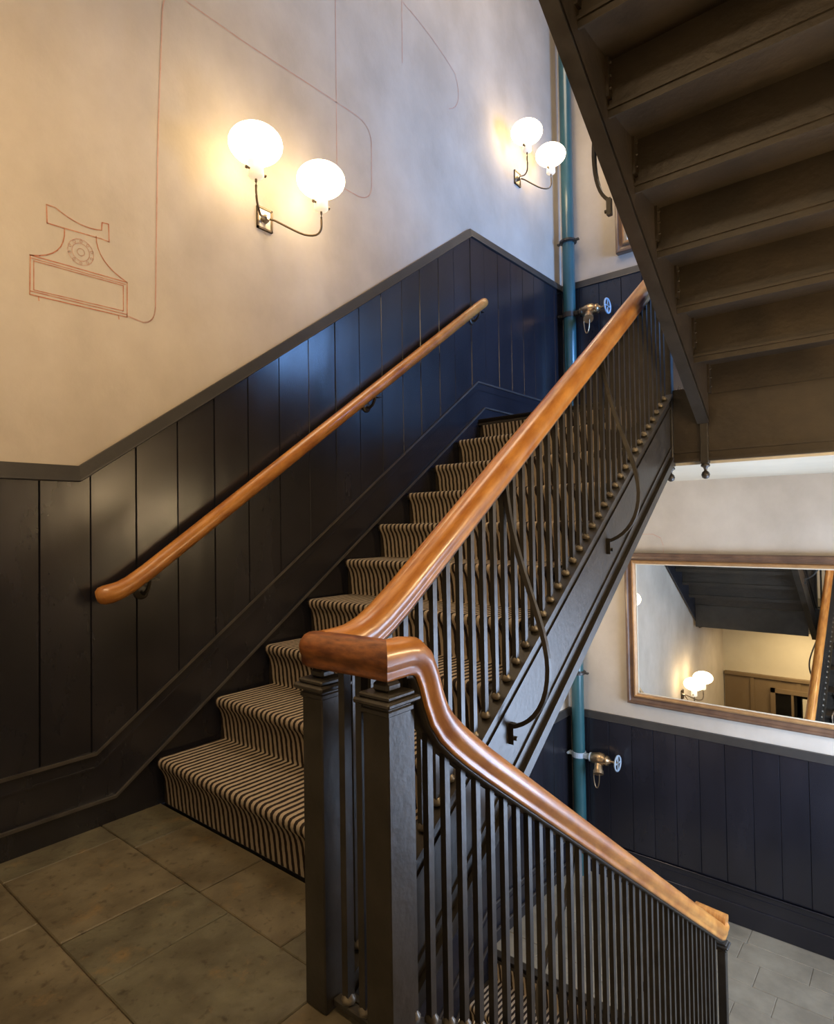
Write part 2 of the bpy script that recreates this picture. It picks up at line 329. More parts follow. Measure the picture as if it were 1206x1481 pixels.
# ---- floors
def tiles(parent, courses, y0, y1, xa, xb, zt, mats, name='flagstone', th=0.03, gap=0.0025):
    for (a, b_, xs) in courses:
        xs = [xa] + xs + [xb]
        for x_0, x_1 in zip(xs[:-1], xs[1:]):
            dz = random.uniform(-0.0015, 0.001); tx, ty = random.uniform(-.002, .002), random.uniform(-.002, .002)
            mb = MB().box(x_0+gap/2, x_1-gap/2, a+gap/2, b_-gap/2, zt-th, zt+dz, 0.003)
            cx, cy = (x_0+x_1)/2, (a+b_)/2
            mb.v = [(x, y, z+(tx*(x-cx)+ty*(y-cy) if z > zt-th/2 else 0)) for x, y, z in mb.v]
            part(name, mb, random.choice(mats), parent, (cx, cy, zt))
fl = struct('floor', MB().box(0.0, XA-0.035, YN, -0.012, -0.2, -0.006).box(XA-0.035, XR, YN, -0.26, -0.2, -0.006), 'grout', 'worn slate flagged floor of the near landing', 'floor')
tiles(fl, [(-0.25, -0.012, [0.28, 0.70, 1.10]), (-0.62, -0.25, [0.16, 0.62, 0.86])], 0, 0, 0.0, XA-0.035, 0.0, ['tile', 'tile2'])
tiles(fl, [(-0.99, -0.62, [0.47, 0.97, 1.5, 2.2]), (-1.36, -0.99, [0.3, 0.8, 1.4, 2.0, 2.5]), (YN, -1.36, [0.6, 1.2, 1.9])], 0, 0, 0.0, XR, 0.0, ['tile', 'tile2'])
tiles(fl, [(-0.62, -0.26, [1.7, 2.4])], 0, 0, XA-0.035, XR, 0.0, ['tile'])
part('landing_edge', MB().box(XA-0.03, XR, -0.262, -0.245, -0.3, 0.004), 'iron', fl)
part('landing_edge', MB().box(0.02, XA-0.03, 0.004, 0.02, -0.30, -0.005), 'iron', fl)
for k, zl in enumerate((-H, H)):
    f = struct('floor_' + ('lower' if k == 0 else 'upper'), MB().box(0.0, XR, YE+0.053, YF, zl-0.1, zl-0.006), 'pale_grout', 'grey stone floor of the ' + ('lower half landing under the mirror' if k == 0 else 'upper half landing'), 'floor')
    tiles(f, [(YE+0.082, 2.64, [0.3, 0.75, 1.2, 1.62, 2.05, 2.5]), (2.64, 2.937, [0.55, 1.0, 1.46, 1.88, 2.3, 2.7]), (2.937, 3.14, [0.35, 0.8, 1.25, 1.66, 2.1, 2.55]), (3.14, 3.37, [0.6, 1.1, 1.52, 1.95, 2.4]), (3.37, 3.57, [0.4, 0.9, 1.38, 1.80, 2.2, 2.7]), (3.57, YF-0.01, [0.7, 1.4, 2.1])], 0, 0, 0.0, XR, zl, ['pale_tile'], name='paving_stone')
    # cream soffit under the landing and iron edge beam in front of it
    part('soffit', MB().box(0.0, XR, YE+0.03, YF+0.02, zl-0.43, zl-0.405), 'cream', f, label='cream plastered underside')
    eb = part('edge_beam', MB().box(XA-0.02, XR, YE+0.0, YE+0.052, zl-0.41, zl-0.0).box(0.0, XA-0.02, YE+0.055, YE+0.07, zl-0.41, zl-0.01), 'soffit_iron', f)
    part('beam_bead', MB().box(XA-0.02, XR, YE-0.008, YE+0.01, zl-0.362, zl-0.35), 'soffit_iron', eb)
    part('beam_flange', MB().box(XA-0.02, XR, YE-0.014, YE+0.03, zl-0.415, zl-0.40), 'soffit_iron', eb)
f = struct('floor_bottom', MB().box(0.0, XR, YN, YF, ZB-0.1, ZB), 'pale_tile', 'stone floor at the foot of the stairwell', 'floor')
f = struct('floor_top', MB().box(XA+0.25, XR, YN, -0.10, 2*H-0.2, 2*H-0.05).box(0, XA+0.25, YN, -0.40, 2*H-0.2, 2*H-0.05), 'soffit_iron', 'iron landing at the head of the overhead flight', 'floor')

# ================================================================= STAIRS
def nose(z0, y0, s): return lambda y: z0 + r + s*(y-y0)*SL
def flight(label, y0, z0, s, x0, x1, xo, side, under='soffit_iron', ya=None, yb=None, web=0.012, sb=0.37):
    """x0..x1 tread span, xo baluster plane, side = +1 when the open string is at the +X end"""
    T = thing('stair_flight', (x0, y0, z0), label, 'stairs')
    mt = MB().box(0, x1-x0, -0.018 if s > 0 else -g-0.012, g+0.012 if s > 0 else 0.018, -0.028, 0).mesh('tread', under)
    no = MB()
    no.sweep([(0, -s*0.018, -0.014), (x1-x0, -s*0.018, -0.014)], [(0.018*math.cos(PI*k/6+PI/2)*1.0, 0.014*math.sin(PI*k/6+PI/2)) for k in range(7)] if s > 0 else [(-0.018*math.cos(PI*k/6+PI/2), 0.014*math.sin(PI*k/6+PI/2)) for k in range(7)])
    no = no.mesh('nosing', 'iron')
    rs = MB().box(0, x1-x0, 0, s*0.012, 0, r-0.026).mesh('riser', under)
    rb = MB().box(0.0, x1-x0, 0, s*0.03, -0.012, 0).box(0, x1-x0, s*0.012, s*0.022, -0.04, 0)
    rb = rb.mesh('flange', under)
    cl = MB().box(0, 0.012, 0, s*0.035, 0.0, r-0.03)
    for q in (0.03, 0.08, 0.13): cl.lathe([(0.005, 0), (0.006, 0.006), (0.003, 0.009)], (0.012, s*0.024, q), 6, 'x', True)
    clm = cl.mesh('angle_cleat', under)
    for j in range(10):
        yj = y0+s*j*g; zj = z0+j*r
        ri = put('riser', rs, T, (x0, yj, zj))
        put('angle_cleat', clm, ri, (x0 if side < 0 else x1-0.013, yj+s*0.012, zj+0.004))
        if j < 9:
            tr = put('tread', mt, T, (x0, yj, zj+r)); put('nosing', no, tr, (x0, yj, zj+r))
            put('flange', rb, tr, (x0, yj+s*g-s*0.0, zj+r-0.028+0.0))
        else:
            tr = part('tread', MB().box(x0, x1, yj-s*0.018, yj+s*0.04, zj+r-0.028, zj+r+0.001), under, T)
            put('nosing', no, tr, (x0, yj, zj+r))
            part('nosing_moulding', MB().box(x0, x1, yj-s*0.022, yj, zj+r-0.043, zj+r-0.028), 'iron', tr)
    # open string: web, top and bottom flanges, raised panel bead on the well face
    nf = nose(z0, y0, s)
    A, B = ya, yb
    def rake(o1, o2, xa, xb, a=A, b_=B):
        return MB().prism([(a, nf(a)+o1), (b_, nf(b_)+o1), (b_, nf(b_)+o2), (a, nf(a)+o2)], 0, xa, xb)
    st = part('outer_string', rake(0.015, -sb, xo-0.012, xo+web), under if web > 0.02 else 'iron', T)
    part('string_flange', rake(0.026, 0.012, xo-0.032, xo+0.032), 'iron', st)
    part('string_flange', rake(-sb+0.012, -sb-0.014, xo-0.030, xo+0.030), 'iron', st)
    w_ = xo+side*0.012
    for (o1, o2) in ((-0.045, -0.055), (-0.275, -0.287)):
        part('panel_bead', rake(o1, o2, min(w_, w_+side*0.007), max(w_, w_+side*0.007)), 'iron', st)
    part('string_fillet', rake(-sb+0.035, -sb+0.012, min(w_, w_+side*0.018), max(w_, w_+side*0.018)), 'iron', st)
    return T
fu = flight('dark iron flight climbing along the left wall under a striped runner', 0.0, 0.0, +1, 0.018, XA-0.012, XA, +1, ya=-0.262, yb=YE-0.035)
fd = flight('iron flight descending along the left wall below, seen between balusters', 0.0, -2*H, +1, 0.018, XA-0.012, XA, +1, ya=-0.262, yb=YE-0.035)
fo = flight('brown iron flight overhead at top right, seen from beneath', 2.345, H-0.05, -1, XB+0.008, XR-0.004, XB-0.022, -1, ya=-0.04, yb=YE-0.025, sb=0.355, web=0.030)
fr = flight('iron flight descending from the near landing behind the lower balustrade', 2.13, -H, -1, XB+0.012, XR-0.004, XB, -1, ya=-0.245, yb=YE-0.02, sb=0.33)

def runner(label, y0, z0, s, x0, x1):
    prof = []
    for j in range(10):
        yj = y0+s*j*g; zj = z0+j*r; zt = zj+r
        rel = [(-0.004, 0.004 if j == 0 else 0.012, zj), (-0.007, 0.03, zj), (-0.010, 0.06, zj), (-0.014, 0.10, zj), (-0.020, 0.125, zj)]
        for (dy, dz, zb) in rel: prof.append((yj+s*dy, zb+dz))
        if j == 9: prof.append((yj-s*0.022, zt-0.046)); break
        for (dy, dz) in ((-0.030, -0.040), (-0.041, -0.026), (-0.0455, -0.012), (-0.044, 0.001), (-0.036, 0.009), (-0.022, 0.0115), (0.02, 0.011)):
            prof.append((yj+s*dy, zt+dz))
        prof += [(yj+s*(g-0.03), zt+0.010), (yj+s*(g-0.008), zt+0.010)]
    mb = MB(); n = len(prof)
    th = []
    for i, p in enumerate(prof):
        a = prof[max(0, i-1)]; b_ = prof[min(n-1, i+1)]; t = V((b_[0]-a[0], b_[1]-a[1])).normalized(); nn = V((-t.y, t.x))*s
        if j and nn.length: pass
        th.append((p[0]-nn.x*0.0-(-nn.x*0), p[1]))
    vs = []
    for p in prof: vs += [(x0, p[0], p[1]), (x1, p[0], p[1])]
    mb.add(vs, [(2*i, 2*i+2, 2*i+3, 2*i+1) for i in range(n-1)], True)
    # edge thickness: a second sheet just under the first, joined at both sides
    vs2 = []
    for i, p in enumerate(prof):
        a = prof[max(0, i-1)]; b_ = prof[min(n-1, i+1)]; t = V((b_[0]-a[0], b_[1]-a[1])).normalized()
        nn = V((t.y, -t.x))*s
        q = (p[0]+nn.x*0.007, p[1]+nn.y*0.007)
        vs2 += [(x0, *p), (x0, *q), (x1, *p), (x1, *q)]
    mb.add(vs2, [(4*i, 4*i+1, 4*i+5, 4*i+4) for i in range(n-1)] + [(4*i+2, 4*i+6, 4*i+7, 4*i+3) for i in range(n-1)], False)
    return put('stair_runner', mb.mesh('stair_runner', 'carpet', (x0, y0, z0)), None, (x0, y0, z0), label, 'carpet')
runner('beige and dark brown striped carpet runner on the rising stairs', 0.0, 0.0, +1, 0.047, 1.262)
runner('striped carpet runner low down, glimpsed between the lower balusters', 0.0, -2*H, +1, 0.047, 1.262)
runner('striped carpet runner on the flight behind the lower balustrade', 2.13, -H, -1, XB+0.09, XR-0.06)

# ---------------------------------------------------------------- balustrades
RAILP = [(-0.032, -0.044), (-0.033, -0.036), (-0.0315, -0.030), (-0.033, -0.022), (-0.040, -0.012), (-0.0425, 0.004), (-0.037, 0.020), (-0.024, 0.032), (-0.008, 0.037), (0.008, 0.037), (0.024, 0.032), (0.037, 0.020), (0.0425, 0.004), (0.040, -0.012), (0.033, -0.022), (0.0315, -0.030), (0.033, -0.036), (0.032, -0.044)]
LIP = [(-0.026, -0.052), (-0.026, -0.042), (0.026, -0.042), (0.026, -0.052)]
def newel(parent, x, y, z0, zt, h, drop=None):
    nw = part('newel_post', MB().box(x-h, x+h, y-h, y+h, z0, zt, 0.003), 'iron', parent, (x, y, z0))
    c = MB()
    c.box(x-h-0.004, x+h+0.004, y-h-0.004, y+h+0.004, zt-0.02, zt-0.008, 0.002)
    c.box(x-h-0.016, x+h+0.016, y-h-0.016, y+h+0.016, zt, zt+0.013, 0.004)
    c.box(x-h-0.006, x+h+0.006, y-h-0.006, y+h+0.006, zt+0.013, zt+0.024, 0.003)
    c.box(x-h*0.62, x+h*0.62, y-h*0.62, y+h*0.62, zt+0.024, zt+0.045, 0.006)
    c.box(x-h*0.4, x+h*0.4, y-h*0.4, y+h*0.4, zt+0.045, zt+0.075)
    part('newel_cap', c, 'iron', nw)
    if drop:
        part('drop_finial', MB().lathe([(h*0.9, 0), (h*1.15, -0.008), (h*1.15, -0.016), (h*0.6, -0.022), (h*0.35, -0.036), (h*0.4, -0.04), (0.018, -0.048), (0.023, -0.062), (0.018, -0.078), (0.006, -0.085)], (x, y, z0), 12), 'iron', nw)
    return nw
def bal_mesh(h, name='baluster', wd=0.0095):
    mb = MB().box(-wd*0.85, wd*0.85, -wd, wd, 0.02, h)
    mb.lathe([(0.008, 0), (0.0165, 0.004), (0.017, 0.014), (0.010, 0.024)], (0, 0, 0), 8)
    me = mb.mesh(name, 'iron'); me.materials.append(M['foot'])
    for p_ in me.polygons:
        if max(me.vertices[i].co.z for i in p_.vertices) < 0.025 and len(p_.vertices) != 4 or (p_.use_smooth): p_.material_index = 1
    return me
def bow(parent, x, y, nz, side, top=0.70, k=1.0):
    pts = [(0.0, top), (0.012, 0.60), (0.035, 0.50), (0.066, 0.40), (0.102, 0.30), (0.135, 0.20), (0.152, 0.12), (0.152, 0.05), (0.135, -0.02), (0.100, -0.075), (0.055, -0.11), (0.016, -0.125)]
    P_ = [(x+side*(0.008+a*k), y, nz+b_) for a, b_ in pts]
    # smooth the polyline
    Q = []
    for i in range(len(P_)-1):
        Q += [P_[i], tuple((u+v_)/2 for u, v_ in zip(P_[i], P_[i+1]))]
    Q.append(P_[-1])
    Q2 = [Q[0]] + [tuple((a+2*b_+c)/4 for a, b_, c in zip(Q[i-1], Q[i], Q[i+1])) for i in range(1, len(Q)-1)] + [Q[-1]]
    o = part('bow_stay', MB().sweep(Q2, [(-0.011, -0.006), (-0.008, 0.008), (0.008, 0.008), (0.011, -0.006)], upv=V((side, 0, 0.01)), smooth=False), 'iron', parent)
    part('stay_bracket', MB().box(min(x+side*0.012, x+side*0.03), max(x+side*0.012, x+side*0.03), y-0.011, y+0.011, nz-0.185, nz-0.115).lathe([(0.008, 0), (0.008, side*0.01)], (x+side*0.03, y, nz-0.165), 8, 'x'), 'iron', o)

def raked_balustrade(T, x, nf, ys, foot, railz, nbow, side, uniform=True):
    cache = {}
    for y in ys:
        zb = foot(y); h = round(railz(y)-0.045-zb, 3)
        if h not in cache: cache[h] = bal_mesh(h)
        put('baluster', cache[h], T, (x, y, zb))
    for yb_ in nbow: bow(T, x, yb_, nf(yb_), side)

# --- rising balustrade on the left flight
nfu = nose(0, 0, 1)
def path_u(z=0): 
    pts = [(-0.30, 0.838), (-0.25, 0.839), (-0.20, 0.844), (-0.15, 0.860), (-0.10, 0.886), (-0.03, 0.931)]
    return [(XA, y, z_+z) for y, z_ in pts] + [(XA, 0.05+0.09*k, 0.968+SL*(0.05+0.09*k)-0.016+z) for k in range(25)] 
def railz_u(y):
    pts = [(-0.30, 0.838), (-0.25, 0.839), (-0.20, 0.844), (-0.15, 0.860), (-0.10, 0.886), (-0.03, 0.931)]
    if y > -0.03: return 0.952+0.016*0+SL*y+0.0
    for a, b_ in zip(pts[:-1], pts[1:]):
        if a[0] <= y <= b_[0]: return a[1]+(b_[1]-a[1])*(y-a[0])/(b_[0]-a[0])
    return 0.84
BU = thing('balustrade', (XA, -0.30, 0), 'balustrade with polished wooden rail climbing beside the carpeted stairs', 'railing')
newel(BU, XA, -0.30, 0.0, 0.742, 0.035)
ysu = [-0.2+0.0661*k for k in range(38)]
pu = path_u() + [(XA, YE-0.04, 0.952+SL*(YE-0.04)), (XA, YE+0.0, 0.952+SL*YE-0.01), (XA, YE+0.04, 0.952+SL*YE)]
raked_balustrade(BU, XA, nfu, ysu, lambda y: max(nfu(y)+0.026, 0.03), railz_u, (0.53, 1.385), +1)
hr = part('handrail', MB().sweep(pu, RAILP), 'handrail', BU)
part('rail_core', MB().sweep([(a, b_, c) for a, b_, c in pu], LIP), 'iron', hr, label='flat dark iron bar under the rail')
newel(BU, XA, YE, H-0.435, 2.62, 0.021, drop=True)
# --- lower balustrade
nfd = nose(-H, 2.13, -1)
dz = lambda y: 0.55-SL*y
pts_d = [(-0.255, 0.838), (-0.222, 0.833), (-0.196, 0.812), (-0.178, 0.775), (-0.163, 0.73), (-0.143, 0.685), (-0.112, 0.645), (-0.07, 0.607), (-0.02, 0.567)]
def railz_d(y):
    if y >= -0.02: return dz(y)
    for a, b_ in zip(pts_d[:-1], pts_d[1:]):
        if a[0] <= y <= b_[0]: return a[1]+(b_[1]-a[1])*(y-a[0])/(b_[0]-a[0])
    return 0.838
BD = thing('balustrade', (XB, -0.30, 0), 'lower balustrade running from the twin newels down to the right', 'railing')
newel(BD, XB, -0.30, 0.0, 0.742, 0.038)
raked_balustrade(BD, XB, nfd, [-0.228+0.0652*k for k in range(38)], lambda y: min(nfd(y)+0.026, 0.012), railz_d, (0.62, 1.5), -1)
pd = [(XB, y, z) for y, z in pts_d] + [(XB, 0.06+0.1*k, dz(0.06+0.1*k)) for k in range(22)] + [(XB, YE-0.09, dz(YE-0.09)), (XB, YE-0.05, dz(YE-0.05)+0.008), (XB, YE-0.01, dz(YE-0.05)+0.012)]
hd = part('handrail', MB().sweep([(XB, -0.30, 0.838)]+pd, RAILP, d0=(1, 0, 0)), 'handrail', BD)
part('rail_core', MB().sweep(pd, LIP), 'iron', hd, label='flat dark iron bar under the rail')
part('rail_scroll', MB().sweep([(XB+0.03, YE-0.02, -1.032), (XB-0.05, YE-0.02, -1.026), (XB-0.13, YE-0.02, -1.020)], RAILP), 'handrail', hd)
newel(BD, XB, YE-0.0, -H, dz(YE)-0.07, 0.021)
# link rail over the twin newels
lk = part('level_rail', MB().sweep([(XA-0.058, -0.30, 0.836), (XA-0.052, -0.30, 0.836), (XA-0.04, -0.30, 0.836), (XA-0.015, -0.30, 0.836), (XB-0.05, -0.30, 0.838), (XB, -0.30, 0.838)], RAILP, scales=[0.35, 0.7, 0.92, 1.0, 1.0, 1.0], d1=(0, 1, 0)), 'old_rail', BD, label='darker rounded end of the rail over the two newels')
# short panel between the twin newels
part('bottom_rail', MB().box(XA+0.035, XB-0.038, -0.312, -0.288, 0.012, 0.03, 0.003), 'iron', BD)
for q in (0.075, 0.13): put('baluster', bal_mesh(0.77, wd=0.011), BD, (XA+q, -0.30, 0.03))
# --- upper landing: link between the newels of the two upper flights
BT = thing('balustrade', (XB, YE, H), 'balustrade of the overhead flight with pendant newel above the upper landing edge', 'railing')
newel(BT, XB-0.022, YE, H-0.43, 2.75, 0.021, drop=True)
nfo = nose(H-0.05, 2.345, -1)
raked_balustrade(BT, XB-0.022, nfo, [2.24-0.0661*k for k in range(33)], lambda y: nfo(y)+0.026, lambda y: nfo(y)+0.77, (), -1)
bow(BT, XB-0.04, 1.16, nfo(1.16)-0.27, -1, k=0.48)
po = [(XB-0.022, YE, nfo(YE)+0.75)] + [(XB-0.022, 2.25-0.15*k, nfo(2.25-0.15*k)+0.77) for k in range(15)]
part('handrail', MB().sweep(po, RAILP), 'handrail', BT)
# --- balustrade of the lowest flight
BL = thing('balustrade', (XA, YE, -H), 'dark balustrade of the flight below, behind the lower balusters', 'railing')
newel(BL, XA, YE, -H, -H+0.75, 0.021)
raked_balustrade(BL, XA, nose(-2*H, 0, 1), [2.2-0.0661*k for k in range(34)], lambda y: nfu(y)-2*H+0.026, lambda y: railz_u(y)-2*H, (), 1)
part('handrail', MB().sweep([(XA, 0.05+0.09*k, 0.952+SL*(0.05+0.09*k)-2*H) for k in range(26)], RAILP), 'handrail', BL)

# ---------------------------------------------------------------- wall handrails
def wall_rail(zo, label):
    T = thing('wall_handrail', (0.07, -0.25, 0.88+zo), label, 'handrail')
    R_ = [(0.030*math.cos(2*PI*k/14), 0.034*math.sin(2*PI*k/14)) for k in range(14)]
    f = lambda y: 0.905 + SL*(y+0.165)
    ys = [-0.10+0.1*k for k in range(25)]
    p = [(0.062, -0.285, 0.876), (0.066, -0.278, 0.878), (0.072, -0.262, 0.880), (0.075, -0.235, 0.884), (0.075, -0.20, 0.895), (0.075, -0.165, 0.912)] + [(0.075, y, f(y)+0.002) for y in ys] + [(0.075, 2.36, f(2.36)), (0.068, 2.385, f(2.385)-0.004), (0.06, 2.392, f(2.392)-0.004)]
    p = [(a, b_, c+zo) for a, b_, c in p]
    sc = [0.6, 0.9, 1.08, 1.1, 1.04, 1.0] + [1.0]*len(ys) + [1, 0.95, 0.6]
    h = part('rail', MB().sweep(p, R_, scales=sc), 'handrail', T)
    for y in (-0.085, 1.235, 2.32):
        z = f(y)-0.045+zo
        br = part('rail_bracket', MB().lathe([(0.030, 0.0), (0.030, 0.006), (0.024, 0.009), (0.010, 0.010)], (0.0, y, z-0.045), 16, 'x').tube([(0.008, y, z-0.045), (0.03, y, z-0.05), (0.055, y, z-0.035), (0.07, y, z-0.008), (0.075, y, z+0.012)], 0.008, 8), 'iron', T)
        part('bracket_saddle', MB().box(0.06, 0.09, y-0.035, y+0.035, z+0.004, z+0.012), 'iron', br)
wall_rail(0, 'round wooden handrail on the dark left wall panelling')
wall_rail(-2*H, 'orange wooden wall rail glimpsed low down between the lower balusters')

# ---------------------------------------------------------------- pipe and valves
PX, PY = 0.105, YF-0.085
pi_ = thing('riser_pipe', (PX, PY, ZB), 'teal painted vertical water pipe in the far left corner', 'pipe')
part('pipe', MB().lathe([(0.052, ZB), (0.052, ZT)], (PX, PY, 0), 24), 'pipe', pi_)
for z in (3.577, 3.577-2*H, -2.1):
    part('pipe_collar', MB().lathe([(0.052, z-0.016), (0.062, z-0.016), (0.062, z-0.010), (0.074, z-0.008), (0.074, z+0.008), (0.062, z+0.010), (0.062, z+0.016), (0.052, z+0.016)], (PX, PY, 0), 24, smooth=False).box(PX-0.10, PX+0.10, PY-0.012, PY+0.012, z-0.007, z+0.007), 'iron', pi_)
def valve(z, label, joint):
    T = thing('landing_valve', (PX, PY, z), label, 'valve')
    y = PY-0.012
    part('saddle_clamp', MB().lathe([(0.053, z-0.022), (0.060, z-0.022), (0.060, z+0.022), (0.053, z+0.022)], (PX, PY, 0), 20, smooth=False).box(PX-0.088, PX-0.055, y-0.016, y+0.016, z-0.012, z+0.012, 0.003).box(PX+0.055, PX+0.10, y-0.02, y+0.02, z-0.02, z+0.02, 0.004), joint, T)
    part('clamp_bolt', MB().lathe([(0.011, -0.028), (0.011, 0.028)], (PX-0.085, PY-0.012, z), 6, 'y', False), joint, T)
    part('inlet_flange', MB().lathe([(0.022, PX+0.09), (0.030, PX+0.10), (0.038, PX+0.105), (0.038, PX+0.118), (0.026, PX+0.12)], (0, y, z), 16, 'x'), 'wheel' if joint == 'wheel' else 'iron', T)
    part('valve_body', MB().lathe([(0.030, PX+0.118), (0.040, PX+0.125), (0.046, PX+0.15), (0.054, PX+0.185), (0.052, PX+0.215), (0.036, PX+0.24), (0.040, PX+0.245), (0.040, PX+0.262), (0.026, PX+0.268), (0.018, PX+0.285)], (0, y, z), 18, 'x'), 'brass', T)
    # outlet neck dropping down and towards the stair with its blank cap
    part('outlet', MB().sweep([(PX+0.18, y, z-0.01), (PX+0.19, y-0.028, z-0.04), (PX+0.20, y-0.055, z-0.075)], [(0.032*math.cos(k*PI/7), 0.032*math.sin(k*PI/7)) for k in range(14)], scales=[1, 1, 1.1]), 'brass', T)
    part('outlet_cap', MB().sweep([(PX+0.20, y-0.056, z-0.076), (PX+0.207, y-0.072, z-0.098)], [(0.042*math.cos(k*PI/7), 0.042*math.sin(k*PI/7)) for k in range(14)], smooth=False), 'brass', T)
    part('spindle', MB().lathe([(0.010, PX+0.28), (0.010, PX+0.345), (0.014, PX+0.35)], (0, y, z), 10, 'x'), 'brass', T)
    R_ = 0.060
    wh = part('hand_wheel', MB().tube([(PX+0.345, y+R_*math.cos(2*PI*k/20), z+R_*math.sin(2*PI*k/20)) for k in range(20)], 0.008, 6, upv=V((1, 0, 0)), closed=True), 'wheel', T, label='pale blue hand wheel')
    part('spoke', MB().tube([(PX+0.345, y-R_, z), (PX+0.345, y+R_, z)], 0.006, 6).tube([(PX+0.345, y, z-R_), (PX+0.345, y, z+R_)], 0.006, 6, upv=V((0, 1, 0))), 'wheel', wh)
    lp = [(PX+0.165+0.028*(1-math.cos(PI*k/12))*0.9, y-0.07, z-0.10-0.115*math.sin(PI*k/12)) for k in range(13)]
    part('strap_loop', MB().tube(lp, 0.005, 6, upv=V((0, 1, 0))), 'brass', T)
valve(2.93, 'brass valve with pale wheel on the pipe behind the rising handrail', 'iron')
valve(-0.86, 'brass valve with pale wheel on the pipe below the mirror wall', 'wheel')

# ---------------------------------------------------------------- mirrors on the far wall
def mirror(z0, z1, xa, xb, label):
    T = thing('wall_mirror', ((xa+xb)/2, YF+0.02, z0), label, 'mirror')
    def rect(i, y): return [(xa+i, y, z0+i), (xb-i, y, z0+i), (xb-i, y, z1-i), (xa+i, y, z1-i)]
    def ring(levels, m, nm):
        mb = MB(); vs = []
        for (i, y) in levels: vs += rect(i, y)
        n = len(levels)
        mb.add(vs, [(4*k+a, 4*k+(a+1) % 4, 4*(k+1)+(a+1) % 4, 4*(k+1)+a) for k in range(n-1) for a in range(4)])
        return part(nm, mb, m, T)
    ring([(0, YF+0.02), (0, YF-0.028), (0.008, YF-0.036), (0.022, YF-0.036), (0.030, YF-0.026), (0.046, YF-0.021), (0.058, YF-0.026)], 'frame', 'frame')
    ring([(0.058, YF-0.026), (0.064, YF-0.040), (0.074, YF-0.043), (0.084, YF-0.036), (0.090, YF-0.014)], 'gilt', 'gilt_lip')
    ring([(0.089, YF-0.018), (0.094, YF-0.018), (0.097, YF-0.010), (0.097, YF)], 'cream', 'pale_slip')
    part('mirror_glass', MB().box(xa+0.09, xb-0.09, YF-0.012, YF-0.004, z0+0.09, z1-0.09), 'mirror', T)
mirror(-0.368, 0.868, 0.515, 2.30, 'large brown framed mirror on the far wall above the dark panelling')
mirror(-0.368+2*H, 0.868+2*H, 0.505, 2.30, 'brown framed mirror on the upper landing, mostly hidden by the overhead flight')

# ---------------------------------------------------------------- sconces
def sconce(x, y, z, side, label, group=None, gm='globe'):
    T = thing('wall_sconce', (x, y, z), label, 'lamp', group)
    s = side
    pl = part('back_plate', MB().box(min(x, x+s*0.008), max(x, x+s*0.008), y-0.045, y+0.045, z-0.055, z+0.055, 0.002), 'chrome', T)
    part('plate_border', MB().box(min(x, x+s*0.012), max(x, x+s*0.012), y-0.045, y-0.036, z-0.055, z+0.055).box(min(x, x+s*0.012), max(x, x+s*0.012), y+0.036, y+0.045, z-0.055, z+0.055).box(min(x, x+s*0.012), max(x, x+s*0.012), y-0.045, y+0.045, z-0.055, z-0.046).box(min(x, x+s*0.012), max(x, x+s*0.012), y-0.045, y+0.045, z+0.046, z+0.055), 'dark_metal', pl)
    part('boss', MB().lathe([(0.022, x), (0.020, x+s*0.02), (0.010, x+s*0.035)], (0, y, z), 12, 'x'), 'chrome', T)
    for d in (-1, 1):
        L0 = [(0.02, 0.0, 0.0), (0.05, 0.03, -0.01), (0.10, 0.08, -0.045), (0.15, 0.13, -0.075), (0.19, 0.17, -0.075), (0.205, 0.19, -0.045), (0.205, 0.193, 0.0), (0.205, 0.193, 0.045)]
        Q = []
        for i in range(len(L0)-1):
            p0 = V(L0[max(0, i-1)]); p1 = V(L0[i]); p2 = V(L0[i+1]); p3 = V(L0[min(len(L0)-1, i+2)])
            for t in (0, 0.33, 0.66):
                Q.append(0.5*((2*p1)+(-p0+p2)*t+(2*p0-5*p1+4*p2-p3)*t*t+(-p0+3*p1-3*p2+p3)*t**3))
        Q.append(V(L0[-1]))
        part('arm', MB().tube([(x+s*q.x, y+d*q.y, z+q.z) for q in Q], 0.0055, 8), 'dark_metal', T)
        cx, cy, cz = x+s*0.205, y+d*0.193, z+0.045
        gl = part('gallery', MB().lathe([(0.010, 0), (0.030, 0.006), (0.036, 0.014), (0.034, 0.045), (0.036, 0.078), (0.040, 0.084)], (cx, cy, cz), 20), 'neck', T, label='ribbed glass gallery holding the shade')
        part('gallery_screw', MB().lathe([(0.005, 0.033), (0.005, 0.046), (0.008, 0.047), (0.008, 0.053)], (cx, cy, cz+0.035), 8, 'y').lathe([(0.005, -0.033), (0.005, -0.046), (0.008, -0.047), (0.008, -0.053)], (cx, cy, cz+0.035), 8, 'y'), 'dark_metal', gl)
        pr = [(0.036, 0.078), (0.04, 0.084)] + [(0.120*math.sin(a), 0.158-0.080*math.cos(a)) for a in [0.42+(PI-0.42)*k/14 for k in range(14)]] + [(0.003, 0.238)]
        part('globe_shade', MB().lathe(pr, (cx, cy, cz), 28), gm, T, label='lit white opal glass globe')
sconce(-0.02, 0.555, 2.645, 1, 'twin globe wall lamp glowing above the panelling, nearest the viewer')
sconce(-0.02, 3.03, 3.905, 1, 'smaller looking twin globe wall lamp beside the teal pipe')
sconce(-0.02, 0.555, 2.645-2*H, 1, 'twin globe lamp low on the left wall, seen reflected in the mirror')
sconce(-0.02, 3.03, 3.905-2*H, 1, 'twin globe lamp below the rising stairs, glimpsed at the mirror edge')
sconce(XR, 1.25, 1.10, -1, 'twin globe lamp on the right wall, outside the photo', gm='bright_globe')
sconce(XR, -0.7, 2.2, -1, 'added twin globe lamp lighting the near landing from the right wall, unseen')  # unseen lamp, added as an extra light source

